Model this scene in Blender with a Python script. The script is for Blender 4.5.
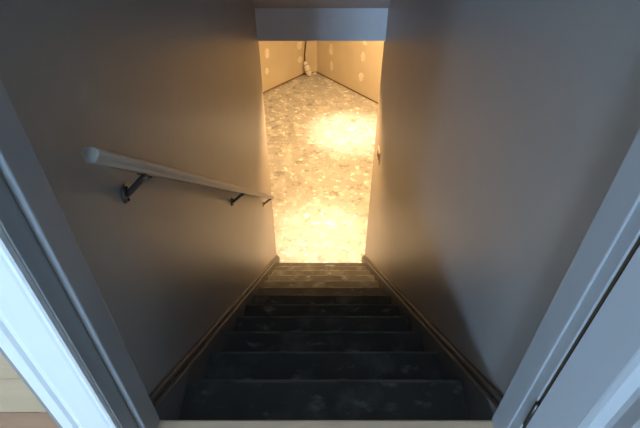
import bpy, bmesh, math, random
from mathutils import Vector, Matrix

random.seed(7)
for o in list(bpy.data.objects):
    bpy.data.objects.remove(o, do_unlink=True)
SC = bpy.context.scene
COL = SC.collection

# ------------------------------------------------------------------ camera
FPX, CX, CY = 475.0, 319.0, 214.0          # focal length in pixels, principal point (640x428 frame)
CAM = Vector((-0.018, -0.593, 1.244))
PITCH = math.atan(FPX / 545.0)             # downward pitch
cam_d = bpy.data.cameras.new('camera')
cam_d.sensor_width = 36.0
cam_d.lens = FPX / 640.0 * 36.0
cam_d.shift_x = (320 - CX) / 640.0
cam_d.clip_start = 0.02
cam = bpy.data.objects.new('camera', cam_d)
COL.objects.link(cam)
cam.location = CAM
cam.rotation_euler = (math.pi / 2 - PITCH, 0, 0)
SC.camera = cam

# ------------------------------------------------------------------ world (overcast daylight, enters by the room's windows)
world = bpy.data.worlds.new('world')
SC.world = world
world.use_nodes = True
bg = world.node_tree.nodes['Background']
bg.inputs['Color'].default_value = (0.42, 0.67, 1.0, 1)
bg.inputs['Strength'].default_value = 100.0

# ------------------------------------------------------------------ exposure
SC.view_settings.view_transform = 'Standard'
SC.view_settings.look = 'None'
SC.view_settings.gamma = 1.0
SC.view_settings.exposure = 0.0
SC.view_settings.use_curve_mapping = False

# windows of the upstairs room, behind the camera: (x0, x1, z0, z1) in the wall y = ROOM_Y0
ROOM_X0, ROOM_X1, ROOM_Y0, ROOM_Y1, ROOM_H = -6.2, 2.6, -6.0, 2.2, 2.45
WINDOWS = [(-5.1, -4.0, 0.95, 2.15), (-2.15, -1.05, 0.95, 2.15)]
FAR_FILL_WINDOW = (-2.2, -1.65, 1.0, 1.9)       # added to brighten the floor left of the stairs; wall y = ROOM_Y1
for (x0, x1, z0, z1, yy, rx) in [(*w, ROOM_Y0 - 0.14, math.pi / 2) for w in WINDOWS] + [(*FAR_FILL_WINDOW, ROOM_Y1 + 0.12, -math.pi / 2)]:
    ld = bpy.data.lights.new('window_portal', 'AREA')
    ld.shape = 'RECTANGLE'
    ld.size, ld.size_y = x1 - x0, z1 - z0
    ld.cycles.is_portal = True
    lo = bpy.data.objects.new('window_portal', ld)
    COL.objects.link(lo)
    lo.location = ((x0 + x1) / 2, yy, (z0 + z1) / 2)
    lo.rotation_euler = (rx, 0, 0)       # -Z points into the room
SPOT_CORE, SPOT_SPILL = 600.0, 345.0     # narrow beam and wide spill of each recessed lamp
CORE_COLOR, SPILL_COLOR = (1.0, 0.73, 0.44), (1.0, 0.59, 0.25)

# ------------------------------------------------------------------ dimensions
RISE, RUN, NSTEP = 0.2, 0.235, 12
SL = RISE / RUN
AL = math.atan(SL)
ZB = -13 * RISE                 # basement floor
YO = 3.08                       # stair walls end here
XW = 0.487                      # stair side walls
YH = 3.0                        # face of the header, 8 cm in from the wall ends
HB, HT = -0.139, 0.101          # header bottom / top

def ray(px, py):
    u, x = (CY - py) / FPX, (px - CX) / FPX
    return Vector((x, math.cos(PITCH) + u * math.sin(PITCH), -math.sin(PITCH) + u * math.cos(PITCH)))

def on_z(px, py, z):
    d = ray(px, py); return CAM + d * ((z - CAM.z) / d.z)

def on_plane(px, py, p, n):
    d = ray(px, py); return CAM + d * ((Vector(p) - CAM).dot(n) / d.dot(n))

# ------------------------------------------------------------------ materials
def mat(name, col, rough=0.6, metal=0.0, col2=None, scale=6.0, mixlo=0.4, mixhi=0.7, bump=0.0, bscale=60.0, spec=0.5, stretch=(1, 1, 1)):
    m = bpy.data.materials.new(name); m.use_nodes = True
    nt = m.node_tree; N = nt.nodes; Lk = nt.links
    b = N['Principled BSDF']
    b.inputs['Base Color'].default_value = (*col, 1)
    b.inputs['Roughness'].default_value = rough
    b.inputs['Metallic'].default_value = metal
    b.inputs['Specular IOR Level'].default_value = spec
    tc = N.new('ShaderNodeTexCoord')
    mp = N.new('ShaderNodeMapping'); mp.inputs['Scale'].default_value = stretch
    Lk.new(tc.outputs['Object'], mp.inputs['Vector'])
    if col2 is not None:
        n = N.new('ShaderNodeTexNoise'); n.inputs['Scale'].default_value = scale; n.inputs['Detail'].default_value = 6
        Lk.new(mp.outputs['Vector'], n.inputs['Vector'])
        r = N.new('ShaderNodeMapRange'); r.inputs['From Min'].default_value = mixlo; r.inputs['From Max'].default_value = mixhi
        Lk.new(n.outputs['Fac'], r.inputs['Value'])
        mx = N.new('ShaderNodeMix'); mx.data_type = 'RGBA'
        mx.inputs['A'].default_value = (*col, 1); mx.inputs['B'].default_value = (*col2, 1)
        Lk.new(r.outputs['Result'], mx.inputs['Factor'])
        Lk.new(mx.outputs['Result'], b.inputs['Base Color'])
    if bump > 0:
        n2 = N.new('ShaderNodeTexNoise'); n2.inputs['Scale'].default_value = bscale; n2.inputs['Detail'].default_value = 3
        Lk.new(mp.outputs['Vector'], n2.inputs['Vector'])
        bp = N.new('ShaderNodeBump'); bp.inputs['Strength'].default_value = bump; bp.inputs['Distance'].default_value = 0.01
        Lk.new(n2.outputs['Fac'], bp.inputs['Height'])
        Lk.new(bp.outputs['Normal'], b.inputs['Normal'])
    return m

def layered(m, layers):
    """add further noise-masked colours on a mat(): (colour, scale, lo, hi, stretch, kind)"""
    nt = m.node_tree; N = nt.nodes; Lk = nt.links
    b = N['Principled BSDF']; inp = b.inputs['Base Color']
    tc = next(n for n in N if n.type == 'TEX_COORD')
    for (c, scale, lo, hi, stretch, det) in layers:
        mp = N.new('ShaderNodeMapping'); mp.inputs['Scale'].default_value = stretch
        mp.inputs['Location'].default_value = (random.random() * 9, random.random() * 9, random.random() * 9)
        Lk.new(tc.outputs['Object'], mp.inputs['Vector'])
        n = N.new('ShaderNodeTexNoise'); n.inputs['Scale'].default_value = scale; n.inputs['Detail'].default_value = det
        n.inputs['Roughness'].default_value = 0.6
        Lk.new(mp.outputs['Vector'], n.inputs['Vector'])
        r = N.new('ShaderNodeMapRange'); r.inputs['From Min'].default_value = lo; r.inputs['From Max'].default_value = hi
        Lk.new(n.outputs['Fac'], r.inputs['Value'])
        mx = N.new('ShaderNodeMix'); mx.data_type = 'RGBA'
        if inp.links:
            Lk.new(inp.links[0].from_socket, mx.inputs['A'])
        else:
            mx.inputs['A'].default_value = inp.default_value
        mx.inputs['B'].default_value = (*c, 1)
        Lk.new(r.outputs['Result'], mx.inputs['Factor'])
        Lk.new(mx.outputs['Result'], inp)
    return m

M = {}
M['stair_wall'] = mat('stair_wall_paint', (0.30, 0.27, 0.24), 0.40, col2=(0.28, 0.252, 0.225), scale=2.5, bump=0.05, bscale=60, spec=0.75)
M['header'] = mat('header_primer', (0.82, 0.82, 0.82), 0.6, col2=(0.76, 0.76, 0.77), scale=4, bump=0.05)
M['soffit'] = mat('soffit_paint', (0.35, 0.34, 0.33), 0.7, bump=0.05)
M['white'] = mat('white_gloss_trim', (0.88, 0.88, 0.87), 0.32, col2=(0.85, 0.85, 0.84), scale=5, bump=0.02, bscale=40)
M['jamb'] = mat('jamb_primer', (0.36, 0.365, 0.37), 0.45, col2=(0.33, 0.335, 0.34), scale=7, bump=0.03)
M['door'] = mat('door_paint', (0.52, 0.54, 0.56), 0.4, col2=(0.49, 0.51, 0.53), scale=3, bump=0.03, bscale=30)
M['basement_wall'] = mat('bare_drywall', (0.64, 0.57, 0.43), 0.85, col2=(0.60, 0.53, 0.40), scale=3)
M['spackle'] = mat('dried_spackle', (0.88, 0.82, 0.70), 0.8, col2=(0.74, 0.67, 0.54), scale=14)
M['plate_wood'] = mat('bottom_plate_wood', (0.30, 0.16, 0.07), 0.8, col2=(0.20, 0.10, 0.04), scale=10)
M['skirt'] = mat('skirt_paint', (0.10, 0.092, 0.085), 0.5, col2=(0.08, 0.073, 0.068), scale=8, bump=0.04)
M['tread'] = layered(mat('slate_tread_paint', (0.098, 0.096, 0.088), 0.8, col2=(0.076, 0.075, 0.069), scale=5, bump=0.05, bscale=40, spec=0.15),
                     [((0.17, 0.175, 0.165), 5, 0.51, 0.72, (1.2, 1, 1), 14), ((0.32, 0.35, 0.35), 10, 0.58, 0.80, (1, 1.6, 1), 6)])
M['nosing'] = mat('worn_nosing_paint', (0.15, 0.155, 0.15), 0.6, col2=(0.09, 0.09, 0.085), scale=9, mixlo=0.42, mixhi=0.6, spec=0.2)
M['concrete'] = layered(mat('smeared_concrete', (0.44, 0.44, 0.43), 0.42, col2=(0.37, 0.37, 0.36), scale=3.2, bump=0.10, bscale=25),
                        [((0.24, 0.238, 0.228), 9, 0.54, 0.68, (1, 1, 1), 6), ((0.56, 0.555, 0.53), 5, 0.52, 0.62, (1.3, 1, 1), 5),
                         ((0.88, 0.87, 0.83), 10, 0.58, 0.66, (1, 1.4, 1), 5)])
M['ceil'] = mat('ceiling_white', (0.72, 0.70, 0.66), 0.9)
M['room_ceil'] = mat('room_ceiling', (0.66, 0.65, 0.63), 0.9)
M['room_wall'] = mat('room_wall_paint', (0.30, 0.28, 0.25), 0.8, col2=(0.28, 0.26, 0.23), scale=3)
M['rail'] = mat('rail_painted_wood', (0.42, 0.38, 0.33), 0.38, col2=(0.36, 0.32, 0.275), scale=9, bump=0.03, stretch=(1, 0.2, 0.2))
M['metal'] = mat('bracket_metal', (0.26, 0.255, 0.25), 0.4, metal=1.0)
M['dark_metal'] = mat('dark_screw_metal', (0.04, 0.04, 0.04), 0.5, metal=1.0)
M['hinge'] = mat('hinge_dark', (0.10, 0.085, 0.07), 0.45, metal=0.9)
M['oak'] = mat('oak_plank', (0.50, 0.33, 0.18), 0.4, col2=(0.42, 0.27, 0.14), scale=7, stretch=(0.3, 4, 1), bump=0.04)
M['oak_light'] = mat('oak_plank_light', (0.78, 0.52, 0.30), 0.42, col2=(0.70, 0.46, 0.26), scale=7, stretch=(0.3, 4, 1), bump=0.04)
M['oak_dark'] = mat('oak_plank_dark', (0.56, 0.30, 0.16), 0.4, col2=(0.47, 0.24, 0.12), scale=7, stretch=(0.3, 4, 1), bump=0.04)
M['threshold'] = mat('threshold_oak', (0.86, 0.60, 0.40), 0.45, col2=(0.76, 0.52, 0.34), scale=8, stretch=(0.3, 4, 1), bump=0.04)
M['subfloor'] = mat('subfloor', (0.25, 0.18, 0.11), 0.9)
M['plastic'] = mat('ivory_plastic', (0.62, 0.50, 0.34), 0.4)
M['toggle'] = mat('brown_toggle', (0.14, 0.08, 0.04), 0.4)
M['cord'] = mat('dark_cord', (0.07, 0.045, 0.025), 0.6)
M['wrap'] = mat('pale_wrap', (0.82, 0.80, 0.74), 0.45, col2=(0.66, 0.62, 0.54), scale=18, bump=0.25, bscale=45)
M['tape'] = mat('grey_tape', (0.30, 0.28, 0.26), 0.5)
M['paper'] = mat('paper_scrap', (0.88, 0.87, 0.84), 0.7)
M['brass'] = mat('knob_brass', (0.55, 0.42, 0.2), 0.3, metal=1.0)
def emis(name, col, s):
    m = bpy.data.materials.new(name); m.use_nodes = True
    b = m.node_tree.nodes['Principled BSDF']
    b.inputs['Base Color'].default_value = (*col, 1)
    b.inputs['Emission Color'].default_value = (*col, 1)
    b.inputs['Emission Strength'].default_value = s
    return m
M['bulb'] = emis('bulb_glow', (1.0, 0.70, 0.38), 12.0)
def glass_mat():
    m = bpy.data.materials.new('window_glass'); m.use_nodes = True
    nt = m.node_tree; nt.nodes.clear()
    out = nt.nodes.new('ShaderNodeOutputMaterial'); mx = nt.nodes.new('ShaderNodeMixShader')
    t = nt.nodes.new('ShaderNodeBsdfTransparent'); g = nt.nodes.new('ShaderNodeBsdfGlossy')
    g.inputs['Roughness'].default_value = 0.02; mx.inputs['Fac'].default_value = 0.06
    nt.links.new(t.outputs[0], mx.inputs[1]); nt.links.new(g.outputs[0], mx.inputs[2]); nt.links.new(mx.outputs[0], out.inputs[0])
    return m
M['glass'] = glass_mat()

# ------------------------------------------------------------------ mesh helpers
def link(name, me, m, parent=None):
    o = bpy.data.objects.new(name, me)
    COL.objects.link(o)
    if m is not None and len(me.materials) == 0:
        me.materials.append(m)
    if parent is not None:
        o.parent = parent
        o.matrix_parent_inverse = Matrix.Identity(4)
    return o

def mesh_from(name, bm, smooth=False):
    bmesh.ops.recalc_face_normals(bm, faces=bm.faces)
    me = bpy.data.meshes.new(name); bm.to_mesh(me); bm.free()
    if smooth:
        for p in me.polygons: p.use_smooth = True
    return me

def add_box(bm, x0, x1, y0, y1, z0, z1):
    v = [bm.verts.new((x, y, z)) for z in (z0, z1) for y in (y0, y1) for x in (x0, x1)]
    for f in ((0, 1, 3, 2), (4, 6, 7, 5), (0, 4, 5, 1), (2, 3, 7, 6), (0, 2, 6, 4), (1, 5, 7, 3)):
        bm.faces.new([v[i] for i in f])
    return v

def box(name, x0, x1, y0, y1, z0, z1, m, parent=None, bevel=0.0, seg=2, only=None):
    bm = bmesh.new(); add_box(bm, x0, x1, y0, y1, z0, z1)
    if bevel > 0:
        es = [e for e in bm.edges if only is None or only((e.verts[0].co + e.verts[1].co) / 2)]
        bmesh.ops.bevel(bm, geom=es, offset=bevel, segments=seg, affect='EDGES', profile=0.5)
    return link(name, mesh_from(name, bm), m, parent)

def prism(name, poly, axis, a0, a1, m, parent=None, bevel=0.0):
    """poly: 2D points; axis 'x' -> (y,z), 'y' -> (x,z), 'z' -> (x,y); extruded a0..a1"""
    def P(p, a):
        return {'x': (a, p[0], p[1]), 'y': (p[0], a, p[1]), 'z': (p[0], p[1], a)}[axis]
    bm = bmesh.new()
    A = [bm.verts.new(P(p, a0)) for p in poly]; B = [bm.verts.new(P(p, a1)) for p in poly]
    n = len(poly)
    bm.faces.new(A); bm.faces.new(B)
    for i in range(n):
        bm.faces.new((A[i], A[(i + 1) % n], B[(i + 1) % n], B[i]))
    if bevel > 0:
        bmesh.ops.bevel(bm, geom=list(bm.edges), offset=bevel, segments=2, affect='EDGES', profile=0.5)
    return link(name, mesh_from(name, bm), m, parent)

def tube_bm(bm, pts, r, seg=10, rx=None):
    """tube through pts; r a number or one per point"""
    pts = [Vector(p) for p in pts]; rings = []
    up0 = None
    for i, p in enumerate(pts):
        t = (pts[min(i + 1, len(pts) - 1)] - pts[max(i - 1, 0)]).normalized()
        a = Vector((0, 0, 1)) if up0 is None else up0
        if abs(t.dot(a)) > 0.95: a = Vector((1, 0, 0))
        s = t.cross(a).normalized(); u = s.cross(t).normalized()
        rr = r[i] if isinstance(r, (list, tuple)) else r
        rings.append([bm.verts.new(p + (s * math.cos(2 * math.pi * k / seg) + u * math.sin(2 * math.pi * k / seg)) * rr) for k in range(seg)])
    for a, b in zip(rings, rings[1:]):
        for k in range(seg):
            bm.faces.new((a[k], a[(k + 1) % seg], b[(k + 1) % seg], b[k]))
    bm.faces.new(rings[0]); bm.faces.new(rings[-1])

def tube(name, pts, r, m, parent=None, seg=10):
    bm = bmesh.new(); tube_bm(bm, pts, r, seg)
    me = mesh_from(name, bm, True)
    return link(name, me, m, parent)

def struct(o, label=None):
    o['kind'] = 'structure'
    if label: o['label'] = label
    return o

def empty(name, loc=(0, 0, 0)):
    o = bpy.data.objects.new(name, None); COL.objects.link(o); o.location = loc
    o.empty_display_size = 0.1
    return o

def tag(o, label, cat, group=None):
    o['label'] = label; o['category'] = cat
    if group: o['group'] = group
    return o

# ================================================================== STRUCTURE
# stairwell side walls: thickness outwards, rounded drywall end at the basement opening
def stair_wall(name, s):
    T = 0.60 - XW
    poly = [(s * XW, 0.0), (s * XW, YO - 0.012)]
    for k in range(1, 6):
        a = k / 5 * math.pi / 2
        poly.append((s * (XW + 0.012 * (1 - math.cos(a))), YO - 0.012 + 0.012 * math.sin(a)))
    poly += [(s * (XW + T), YO), (s * (XW + T), 0.0)]
    return prism(name, poly, 'z', ZB, 2.9, M['stair_wall'])
struct(stair_wall('wall_left', -1), 'grey painted stairwell wall carrying the handrail')
struct(stair_wall('wall_right', 1), 'grey painted stairwell wall opposite the handrail')
struct(box('wall_header', -XW, XW, YH, YO + 0.12, HB, HT + 0.6, M['header']), 'pale bulkhead over the basement opening')
# sloping soffit over the stairs
y_top = 0.0
prism_poly = [(YH, HT), (0.0, HT + YH * SL), (0.0, HT + YH * SL + 0.15), (YH, HT + 0.25)]
struct(prism('ceiling_stair', prism_poly, 'x', -XW, XW, M['soffit']), 'sloping grey soffit above the stairs')

# basement
lw0, lw1 = on_z(265, 93, ZB), on_z(304.5, 74.5, ZB)
rw0, rw1 = on_z(317, 73.2, ZB), on_z(377, 104, ZB)
def extend(a, b, L):
    d = (a - b); d.z = 0; d.normalize(); return b + d * L
L_near = extend(lw0, lw1, 5.2); R_near = extend(rw1, rw0, 5.2)
ZC = HB + 0.0
def basement_wall(name, a, b, label):
    """wall slab from a to b (interior on the camera's side), 12 mm drywall lifted off the floor on a wooden plate"""
    d = (b - a); d.z = 0; Ln = d.length; d.normalize()
    n = Vector((d.y, -d.x, 0))
    if n.dot(CAM - a) < 0: n = -n
    root = empty(name, (a.x, a.y, ZB))
    struct(root, label)
    X = Matrix(((d.x, n.x, 0, 0), (d.y, n.y, 0, 0), (0, 0, 1, 0), (0, 0, 0, 1)))
    def slab(nm, y0, y1, z0, z1, m, x0=-0.08, x1=Ln + 0.08):
        bm = bmesh.new(); add_box(bm, x0, x1, y0, y1, z0, z1); bm.transform(X)
        return link(nm, mesh_from(nm, bm), m, root)
    slab('drywall', -0.02, 0.0, 0.034, ZC - ZB, M['basement_wall'])
    slab('bottom_plate', -0.12, -0.012, 0.0, 0.05, M['plate_wood'])
    return root, d, n, a
bl = basement_wall('wall_basement_left', L_near, lw1, 'beige drywall on the left of the far basement corner')
bc = basement_wall('wall_basement_corner', lw1, rw0, 'narrow drywall face across the far basement corner')
br = basement_wall('wall_basement_right', rw0, R_near, 'beige drywall on the right of the far basement corner')
def patch(bw, px, py, w, h):
    root, d, n, a = bw
    p = on_plane(px, py, (a.x, a.y, ZB), n)
    bm = bmesh.new(); K = 18; ring0 = []; ring1 = []
    for k in range(K):
        t = 2 * math.pi * k / K; j = 1 + random.uniform(-0.16, 0.16)
        for lst, f, off in ((ring0, 1.0, 0.0), (ring1, 0.8, 0.002)):
            q = d * (w / 2 * math.cos(t) * j * f) + Vector((0, 0, h / 2 * math.sin(t) * j * f)) + n * off
            lst.append(bm.verts.new(q + (p - root.location)))
    for k in range(K):
        bm.faces.new((ring0[k], ring0[(k + 1) % K], ring1[(k + 1) % K], ring1[k]))
    bm.faces.new(ring1)
    link('spackle_patch', mesh_from('spackle_patch', bm), M['spackle'], root)
for (px, py, w, h) in ((267, 53.5, .10, .17), (267, 71, .08, .12), (299.5, 45.5, .12, .14), (300, 60, .13, .12)):
    patch(bl, px, py, w, h)
for (px, py, w, h) in ((331, 50, .10, .20), (331.5, 66, .09, .17), (363, 56.5, .11, .17), (361, 77, .12, .17), (365, 43, .10, .06)):
    patch(br, px, py, w, h)
# remaining basement shell
Y2 = YO + 0.0
outer = [(L_near.x, L_near.y), (lw1.x, lw1.y), (rw0.x, rw0.y), (R_near.x, R_near.y), (R_near.x, Y2), (L_near.x, Y2)]
def grow(p, k=0.25):
    c = Vector((0.0, 5.0)); v = Vector(p) - c; return tuple(c + v * (1 + k / max(v.length, .1)))
big = [grow(p) for p in outer]
big2 = big[:4] + [(big[4][0], 2.6), (big[5][0], 2.6)]
struct(prism('floor_basement', big2, 'z', ZB - 0.1, ZB, M['concrete']), 'concrete basement floor smeared with pale splotches')
struct(prism('ceiling_basement', [(R_near.x + .2, YO + 0.12), (R_near.x + .2, R_near.y)] + [grow((rw0.x, rw0.y)), grow((lw1.x, lw1.y))][:0] + [(2.0, 8.3), (-2.0, 8.3), (L_near.x - .2, L_near.y), (L_near.x - .2, YO + 0.12)],
             'z', ZC, ZC + 0.1, M['ceil']), 'white basement ceiling')
struct(box('wall_basement_near_left', L_near.x - 0.1, -0.6, YO, YO + 0.12, ZB, ZC + 0.2, M['basement_wall']), 'basement wall beside the stair foot')
struct(box('wall_basement_near_right', 0.6, R_near.x + 0.1, YO, YO + 0.12, ZB, ZC + 0.2, M['basement_wall']), 'basement wall beside the stair foot')
struct(box('wall_basement_end_left', L_near.x - 0.12, L_near.x, YO, L_near.y + 0.1, ZB, ZC + 0.1, M['basement_wall']), 'end wall of the basement')
struct(box('wall_basement_end_right', R_near.x, R_near.x + 0.12, YO, R_near.y + 0.1, ZB, ZC + 0.1, M['basement_wall']), 'end wall of the basement')

struct(box('wall_under_landing', -0.6, 0.6, -0.16, -0.046, ZB, -0.031, M['stair_wall']), 'wall under the landing')
# upstairs room (behind and beside the camera)
fl = empty('floor_landing'); struct(fl, 'oak plank floor of the room at the stair head')
box('subfloor', ROOM_X0, ROOM_X1, ROOM_Y0, -0.16, -0.16, -0.02, M['subfloor'], fl)
box('subfloor', ROOM_X0, -0.6, -0.16, ROOM_Y1, -0.16, -0.02, M['subfloor'], fl)
box('subfloor', 0.6, ROOM_X1, -0.16, ROOM_Y1, -0.16, -0.02, M['subfloor'], fl)
PW = 0.098
def plank_row(y0, xa, xb, k):
    x = xa
    while x < xb - 0.05:
        L = random.uniform(0.7, 1.3); x1 = min(x + L, xb)
        if xb - x1 < 0.25: x1 = xb
        m = random.choice([M['oak'], M['oak_light'], M['oak_light'], M['oak_dark']])
        if xb < 0 and y0 > -0.2: m = [M['oak_light'], M['oak_dark']][1 if k == 0 else 0]
        box('plank', x, x1 - 0.0012, y0, y0 + PW - 0.0012, -0.02, 0.0, m, fl, 0.001, 1)
        x = x1
for k in range(-9, 9):
    y0 = 0.022 - PW + k * PW
    if y0 + PW < -0.1:
        plank_row(y0, -1.8, 1.4, k)
    else:
        plank_row(y0, -1.8, -0.6, k)
        if y0 < 0.5: plank_row(y0, 0.6, 1.4, k)
# boards farther off: one slab each side
yk0, yk1 = 0.022 - PW - 9 * PW, 0.022 - PW + 9 * PW
box('far_boards', ROOM_X0, ROOM_X1, ROOM_Y0, yk0, -0.02, 0.0, M['oak'], fl)
box('far_boards', ROOM_X0, -1.8, yk0, ROOM_Y1, -0.02, 0.0, M['oak'], fl)
box('far_boards', 1.4, ROOM_X1, yk0, ROOM_Y1, -0.02, 0.0, M['oak'], fl)
box('far_boards', -1.8, -0.6, yk1, ROOM_Y1, -0.02, 0.0, M['oak'], fl)
box('far_boards', 0.6, 1.4, 0.022 - PW + 6 * PW, ROOM_Y1, -0.02, 0.0, M['oak'], fl)
struct(box('ceiling_room', ROOM_X0 - .1, ROOM_X1 + .1, ROOM_Y0 - .1, ROOM_Y1 + .1, ROOM_H, ROOM_H + 0.1, M['room_ceil']), 'ceiling of the room upstairs')
struct(box('wall_room_left', ROOM_X0 - 0.1, ROOM_X0, ROOM_Y0, ROOM_Y1, 0, ROOM_H, M['room_wall']), 'beige wall of the room upstairs')
struct(box('wall_room_right', ROOM_X1, ROOM_X1 + 0.1, ROOM_Y0, ROOM_Y1, 0, ROOM_H, M['room_wall']), 'beige wall of the room upstairs')
wf = empty('wall_room_far'); struct(wf, 'beige wall of the room upstairs')
fx0, fx1, fz0, fz1 = FAR_FILL_WINDOW
for (xa, xb, za, zb) in ((ROOM_X0, fx0, 0, ROOM_H), (fx1, -0.6, 0, ROOM_H), (fx0, fx1, 0, fz0), (fx0, fx1, fz1, ROOM_H)):
    box('wall_panel', xa, xb, ROOM_Y1, ROOM_Y1 + 0.1, za, zb, M['room_wall'], wf)
struct(box('wall_room_side', 0.6, ROOM_X1, ROOM_Y1, ROOM_Y1 + 0.1, 0, ROOM_H, M['room_wall']), 'beige wall of the room upstairs')
# window wall with two openings
wb = empty('wall_room_window'); struct(wb, 'beige window wall of the room upstairs')
xs = [ROOM_X0, WINDOWS[0][0], WINDOWS[0][1], WINDOWS[1][0], WINDOWS[1][1], ROOM_X1]
z0w, z1w = WINDOWS[0][2], WINDOWS[0][3]
for i in (0, 2, 4):
    box('wall_panel', xs[i], xs[i + 1], ROOM_Y0 - 0.12, ROOM_Y0, 0, ROOM_H, M['room_wall'], wb)
for i in (1, 3):
    box('wall_panel', xs[i], xs[i + 1], ROOM_Y0 - 0.12, ROOM_Y0, 0, z0w, M['room_wall'], wb)
    box('wall_panel', xs[i], xs[i + 1], ROOM_Y0 - 0.12, ROOM_Y0, z1w, ROOM_H, M['room_wall'], wb)
for i, (x0, x1, z0, z1) in enumerate(WINDOWS + [FAR_FILL_WINDOW]):
    w = empty('window_%d' % (i + 1), ((x0 + x1) / 2, ROOM_Y0 - 0.06 if i < 2 else ROOM_Y1 + 0.05, z0)); struct(w, 'white framed sash window')  # the far one is an added window that brightens the left floor
    hw, hh, t = (x1 - x0) / 2, z1 - z0, 0.05
    box('frame_side', -hw, -hw + t, -0.03, 0.03, 0, hh, M['white'], w); box('frame_side', hw - t, hw, -0.03, 0.03, 0, hh, M['white'], w)
    box('frame_rail', -hw + t, hw - t, -0.03, 0.03, 0, t, M['white'], w); box('frame_rail', -hw + t, hw - t, -0.03, 0.03, hh - t, hh, M['white'], w)
    box('meeting_rail', -hw + t, hw - t, -0.02, 0.02, hh / 2 - 0.02, hh / 2 + 0.02, M['white'], w)
    box('pane', -hw + t, hw - t, -0.003, 0.003, t, hh / 2 - 0.02, M['glass'], w); box('pane', -hw + t, hw - t, -0.003, 0.003, hh / 2 + 0.02, hh - t, M['glass'], w)

# door partition and frame at the stair head
JX, JR, DH = 0.457, 0.447, 2.03      # left / right jamb face, door height
struct(box('wall_partition', -0.6, 0.6, -0.105, 0.0, DH + 0.02, ROOM_H, M['room_wall']), 'wall over the doorway at the stair head')
for nm, s in (('wall_stub_left', -1), ('wall_stub_right', 1)):
    jx = JX if s < 0 else JR
    a, b = sorted((s * (jx + 0.018), s * 0.6))
    struct(box(nm, a, b, -0.105 if s < 0 else -0.09, 0.0, -0.02, DH + 0.02, M['room_wall']), 'wall end beside the doorway at the stair head')
fr = empty('trim_1'); struct(fr, 'white door frame around the head of the stairs')
for s in (-1, 1):
    jx = JX if s < 0 else JR
    a, b = sorted((s * jx, s * (jx + 0.018)))
    box('jamb', a, b, -0.107 if s < 0 else -0.09, 0.004, 0.0, DH, M['jamb'], fr, 0.0015, 1)
    a, b = sorted((s * (jx - (0.016 if s < 0 else 0.006)), s * jx))
    box('door_stop', a, b, -0.064, 0.002, 0.0, DH - 0.014, M['jamb'], fr, 0.003, 2)
box('head_jamb', -JX - 0.018, JR + 0.018, -0.107, 0.004, DH, DH + 0.02, M['jamb'], fr, 0.0015, 1)
box('door_stop', -JX, JR, -0.064, 0.002, DH - 0.014, DH, M['jamb'], fr, 0.003, 2)
def casing(name, s):
    # moulded profile in (x from the opening outwards, thickness)
    prof = [(0.004, 0.0), (0.004, 0.010), (0.008, 0.0125), (0.015, 0.011), (0.020, 0.013), (0.050, 0.016), (0.066, 0.0185), (0.072, 0.0165),
            (0.078, 0.0165), (0.084, 0.022), (0.104, 0.022), (0.112, 0.018), (0.118, 0.010), (0.120, 0.0)]
    x0, y0 = (JX, -0.107) if s < 0 else (JR + 0.042, -0.09)
    poly = [(s * (x0 + p), y0 - t) for p, t in prof]
    return prism(name, poly, 'z', 0.0, DH + 0.115, M['white'], fr)
casing('casing', -1); casing('casing', 1)
box('head_casing', -JX, JR, -0.127, -0.107, DH + 0.004, DH + 0.115, M['white'], fr, 0.003)
box('threshold', -JX, JR, -0.115, 0.0, -0.03, 0.004, M['threshold'], fr, 0.006, 3)

# panel door, hinged on the right jamb, standing open towards the camera
DT, DW = 0.035, 0.86
box('hinge_gap_shade', JR + 0.004, JR + 0.02, -0.0965, -0.0902, 0.0, DH - 0.02, M['cord'], fr)  # dark strip standing in for the shade inside the hinge gap
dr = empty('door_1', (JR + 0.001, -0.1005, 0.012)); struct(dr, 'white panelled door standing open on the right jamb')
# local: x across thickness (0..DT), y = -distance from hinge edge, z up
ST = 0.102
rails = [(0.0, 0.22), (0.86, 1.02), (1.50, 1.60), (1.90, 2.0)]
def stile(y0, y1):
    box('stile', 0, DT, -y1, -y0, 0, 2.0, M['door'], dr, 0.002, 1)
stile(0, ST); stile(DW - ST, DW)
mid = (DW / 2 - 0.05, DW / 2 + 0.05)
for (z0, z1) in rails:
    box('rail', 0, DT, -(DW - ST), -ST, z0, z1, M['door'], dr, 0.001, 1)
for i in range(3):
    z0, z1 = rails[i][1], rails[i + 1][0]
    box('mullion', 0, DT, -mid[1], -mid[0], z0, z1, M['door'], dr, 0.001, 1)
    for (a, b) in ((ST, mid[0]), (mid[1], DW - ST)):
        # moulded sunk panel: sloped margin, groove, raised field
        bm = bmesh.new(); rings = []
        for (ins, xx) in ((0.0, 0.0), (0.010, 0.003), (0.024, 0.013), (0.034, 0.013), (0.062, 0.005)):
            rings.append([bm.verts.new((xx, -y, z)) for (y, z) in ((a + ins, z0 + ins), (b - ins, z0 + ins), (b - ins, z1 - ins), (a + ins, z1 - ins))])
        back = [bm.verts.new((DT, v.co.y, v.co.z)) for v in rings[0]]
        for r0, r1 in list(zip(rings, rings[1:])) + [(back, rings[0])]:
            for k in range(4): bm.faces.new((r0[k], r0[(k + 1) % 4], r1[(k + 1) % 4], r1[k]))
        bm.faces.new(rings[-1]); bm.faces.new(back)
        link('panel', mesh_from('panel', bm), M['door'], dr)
for hz in (0.22, 1.0, 1.78):
    h = box('hinge', 0.0, 0.03, 0.0003, 0.0028, hz - 0.045, hz + 0.045, M['hinge'], dr)
    tube('hinge_pin', [(-0.003, 0.002, hz - 0.047), (-0.003, 0.002, hz + 0.047)], 0.005, M['hinge'], h)
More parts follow.
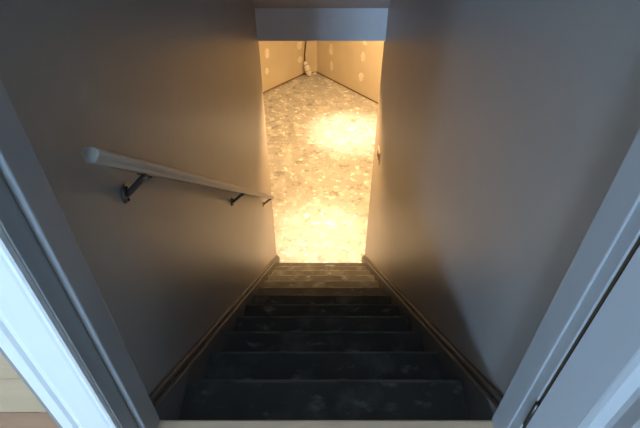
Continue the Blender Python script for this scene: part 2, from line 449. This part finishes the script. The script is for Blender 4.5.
k = tube('knob', [(0, -DW + 0.07, 0.95), (-0.02, -DW + 0.07, 0.95), (-0.03, -DW + 0.07, 0.95), (-0.045, -DW + 0.07, 0.95), (-0.06, -DW + 0.07, 0.95)], [0.026, 0.012, 0.022, 0.028, 0.018], M['brass'], dr, 16)

# ================================================================== STAIRS
HWID = 0.450
stair = empty('staircase', (0, 0, ZB))
tag(stair, 'steep dark slate-painted staircase with scuffed treads descending to the basement', 'staircase')
for n in range(1, NSTEP + 1):
    y1, y0, z = n * RUN, (n - 1) * RUN - 0.022, -n * RISE - ZB
    tr = box('tread', -HWID, HWID, y0, y1 - 0.016, z - 0.032, z, M['tread'], stair)
    bm = bmesh.new(); add_box(bm, -HWID, HWID, y1 - 0.016, y1, z - 0.032, z + 0.0006)
    es = [e for e in bm.edges if abs(e.verts[0].co.y - y1) < 1e-6 and abs(e.verts[1].co.y - y1) < 1e-6 and abs(e.verts[0].co.x - e.verts[1].co.x) > 0.1]
    bmesh.ops.bevel(bm, geom=es, offset=0.012, segments=4, affect='EDGES', profile=0.5)
    link('nosing', mesh_from('nosing', bm), M['nosing'], tr)
for n in range(0, NSTEP + 1):
    y1 = n * RUN - 0.024
    ztop = -n * RISE - ZB - 0.032
    box('riser', -HWID, HWID, y1 - 0.018, y1, max(ztop - RISE + 0.032, 0.0), ztop, M['tread'], stair)

# skirt boards along both walls, each with a moulding against the wall
def skirt(name, s, label):
    root = empty(name, (0, 0, ZB)); struct(root, label)
    def strip(nm, xa, xb, p, depth, ya, yb, bev):
        dz = p / math.cos(AL)
        zt = lambda y: -SL * y + dz - ZB
        zlo = lambda y: max(zt(y) - depth, 0.0)
        yk = (dz - depth - ZB) / SL
        poly = [(ya, zt(ya)), (yb, zt(yb)), (yb, 0.0), (min(yk, yb - 0.01), 0.0), (ya, zlo(ya))]
        a, b = sorted((s * xa, s * xb))
        return prism(nm, poly, 'x', a, b, M['skirt'], root, bev)
    strip('board', HWID + 0.001, 0.467, 0.036, 0.36, 0.012, YO - 0.05, 0.003)
    strip('moulding', 0.469, XW - 0.0005, 0.052, 0.36, 0.006, YO - 0.035, 0.005)
skirt('baseboard_left', -1, 'dark painted skirt board under the handrail wall')
skirt('baseboard_right', 1, 'dark painted skirt board along the bare stair wall')

# ================================================================== HANDRAIL
RX = -0.418
ry0, rz0, ry1 = 0.10, 0.778, 2.56
rz = lambda y: rz0 - SL * (y - ry0)
hr = empty('handrail', (RX, ry0, rz0))
tag(hr, 'pale painted wooden handrail on metal brackets along the left stair wall', 'handrail')
dirv = Vector((0, math.cos(AL), -math.sin(AL))); upv = Vector((0, math.sin(AL), math.cos(AL))); sx = Vector((1, 0, 0))
prof = [(-0.013, -0.021), (0.013, -0.021), (0.015, -0.010), (0.020, -0.002), (0.022, 0.006), (0.019, 0.014), (0.012, 0.019), (0.0, 0.0205), (-0.012, 0.019), (-0.019, 0.014), (-0.022, 0.006), (-0.020, -0.002), (-0.015, -0.010)]
bm = bmesh.new(); rings = []
Lr = (ry1 - ry0) / math.cos(AL)
for (t, sc) in ((0, 0.86), (0.004, 1.0), (Lr - 0.004, 1.0), (Lr, 0.86)):
    rings.append([bm.verts.new(dirv * t + sx * (a * sc * 0.76) + upv * (b * sc * 0.72)) for a, b in prof])
n = len(prof)
for a, b in zip(rings, rings[1:]):
    for k in range(n): bm.faces.new((a[k], a[(k + 1) % n], b[(k + 1) % n], b[k]))
bm.faces.new(rings[0]); bm.faces.new(rings[-1])
link('rail', mesh_from('rail', bm), M['rail'], hr)
for yb in (0.31, 1.38, 2.46):
    c = Vector((0, yb - ry0, rz(yb) - rz0)) - upv * 0.0155      # underside of the rail (local)
    wx = -XW + 0.0005 - RX
    wall = Vector((wx, c.y + 0.004, c.z - 0.060))
    b = tube('bracket', [wall + Vector((0.004, 0, 0)), wall + Vector((0.014, 0, 0.006)), wall + Vector((0.04, -0.002, 0.033)), wall + Vector((0.055, -0.003, 0.049)), c + Vector((0, 0, -0.004))],
             [0.009, 0.008, 0.008, 0.008, 0.009], M['metal'], hr, 10)
    # saddle under the rail, wall rosette, screws
    bm = bmesh.new(); add_box(bm, -0.011, 0.011, -0.032, 0.032, -0.003, 0.001)
    bm.transform(Matrix.Translation(c) @ Matrix.Rotation(-AL, 4, 'X'))
    link('saddle', mesh_from('saddle', bm), M['metal'], b)
    bm = bmesh.new(); tube_bm(bm, [wall + Vector((0.0, 0, 0)), wall + Vector((0.003, 0, 0)), wall + Vector((0.006, 0, 0))], [0.024, 0.024, 0.018], 18)
    link('wall_plate', mesh_from('wall_plate', bm), M['metal'], b)
    for dz in (-0.015, 0.015):
        tube('screw', [wall + Vector((0.004, dz * .3, dz)), wall + Vector((0.0085, dz * .3, dz))], 0.0042, M['dark_metal'], b, 8)
    for t in (-0.022, 0.022):
        q = c + dirv * t
        tube('screw', [q - upv * 0.006, q - upv * 0.002], 0.004, M['dark_metal'], b, 8)

# ================================================================== BASEMENT THINGS
def recessed_light(x, y, label, core=1.0):
    r = empty('recessed_light', (x, y, ZC)); tag(r, label, 'ceiling light', 'recessed lights in the basement ceiling')
    bm = bmesh.new(); K = 28
    prof = [(0.075, -0.001), (0.077, -0.006), (0.094, -0.005), (0.100, -0.0005)]
    rs = [[bm.verts.new((a * math.cos(2 * math.pi * k / K), a * math.sin(2 * math.pi * k / K), z)) for k in range(K)] for a, z in prof]
    for i in range(len(prof)):
        a, b = rs[i], rs[(i + 1) % len(prof)]
        for k in range(K): bm.faces.new((a[k], a[(k + 1) % K], b[(k + 1) % K], b[k]))
    link('trim_ring', mesh_from('trim_ring', bm, True), M['ceil'], r)
    tube('lamp_face', [(0, 0, -0.0005), (0, 0, -0.003), (0, 0, -0.006)], [0.074, 0.070, 0.04], M['bulb'], r, 24)
    for (pw, size, blend, cl) in ((SPOT_CORE * core, 38, 1.0, CORE_COLOR), (SPOT_SPILL, 134, 0.95, SPILL_COLOR)):
        sd = bpy.data.lights.new('spot', 'SPOT'); sd.energy = pw; sd.color = cl
        sd.spot_size = math.radians(size); sd.spot_blend = blend; sd.shadow_soft_size = 0.05
        so = bpy.data.objects.new('spot', sd); COL.objects.link(so); so.parent = r; so.location = (0, 0, -0.07)
recessed_light(0.0, 3.42, 'recessed ceiling light just past the stair opening', 0.65)
p = on_z(350, 132, ZB)
recessed_light(p.x, p.y, 'recessed ceiling light farther into the basement, towards the right wall')

# switch box on the right wall near the opening
sp = on_plane(379, 155, (XW, 0, 0), Vector((1, 0, 0)))
sw = empty('light_switch', (XW, sp.y, sp.z)); tag(sw, 'small ivory light switch with two brown toggles at the basement opening', 'light switch')
box('switch_plate', -0.006, 0.0, -0.058, 0.058, -0.06, 0.06, M['plastic'], sw, 0.002, 2)
for dy in (-0.026, 0.026):
    t = box('toggle', -0.011, -0.006, dy - 0.007, dy + 0.007, -0.030, 0.030, M['toggle'], sw, 0.002, 2)

# pale wrapped bundle on a dark cord in the far corner
b0 = on_z(310, 77.5, ZB); 
cb = empty('cord_bundle', (b0.x, b0.y, ZB)); tag(cb, 'pale wrapped cable bundle hanging on a dark cord in the far basement corner', 'cable')
yn = Vector((0, 1, 0))
def rel(px, py, dy=0.0):
    return on_plane(px, py, (0, b0.y + dy, 0), yn) - Vector((b0.x, b0.y, ZB))
A, B = rel(304.8, 61.5, .06), Vector((0, 0, 0.03))
pts = [A.lerp(B, t) for t in (0, .12, .3, .5, .7, .88, 1.0)]
wr = tube('wrapped_end', pts, [0.020, 0.036, 0.048, 0.055, 0.056, 0.046, 0.022], M['wrap'], cb, 14)
for t in (0.22, 0.62):
    q0, q1 = A.lerp(B, t - 0.02), A.lerp(B, t + 0.02)
    rr = 0.0455 if t < .4 else 0.0575
    tube('tie', [q0, q1], rr, M['tape'], wr, 14)
T = rel(306.3, 40, .10)
top = Vector((T.x + 0.01, T.y + 0.05, ZC - ZB))
tube('cord', [top, T, rel(305.3, 48, .10), rel(304.6, 55, .08), A], 0.011, M['cord'], cb, 8)
# crumpled scrap on the floor right of the bundle
ps = on_z(314.5, 74.2, ZB)
bm = bmesh.new(); bmesh.ops.create_icosphere(bm, subdivisions=2, radius=1.0)
for v in bm.verts:
    k = 1 + random.uniform(-0.25, 0.25); v.co = Vector((v.co.x * 0.04 * k, v.co.y * 0.035 * k, (v.co.z * 0.9 * k + 1.0) * 0.022))
    v.co.z = max(v.co.z, 0.0)
sc = link('paper_scrap', mesh_from('paper_scrap', bm), M['paper'])
sc.location = (ps.x, ps.y - 0.02, ZB)
tag(sc, 'small crumpled white paper scrap on the floor by the far corner', 'scrap')
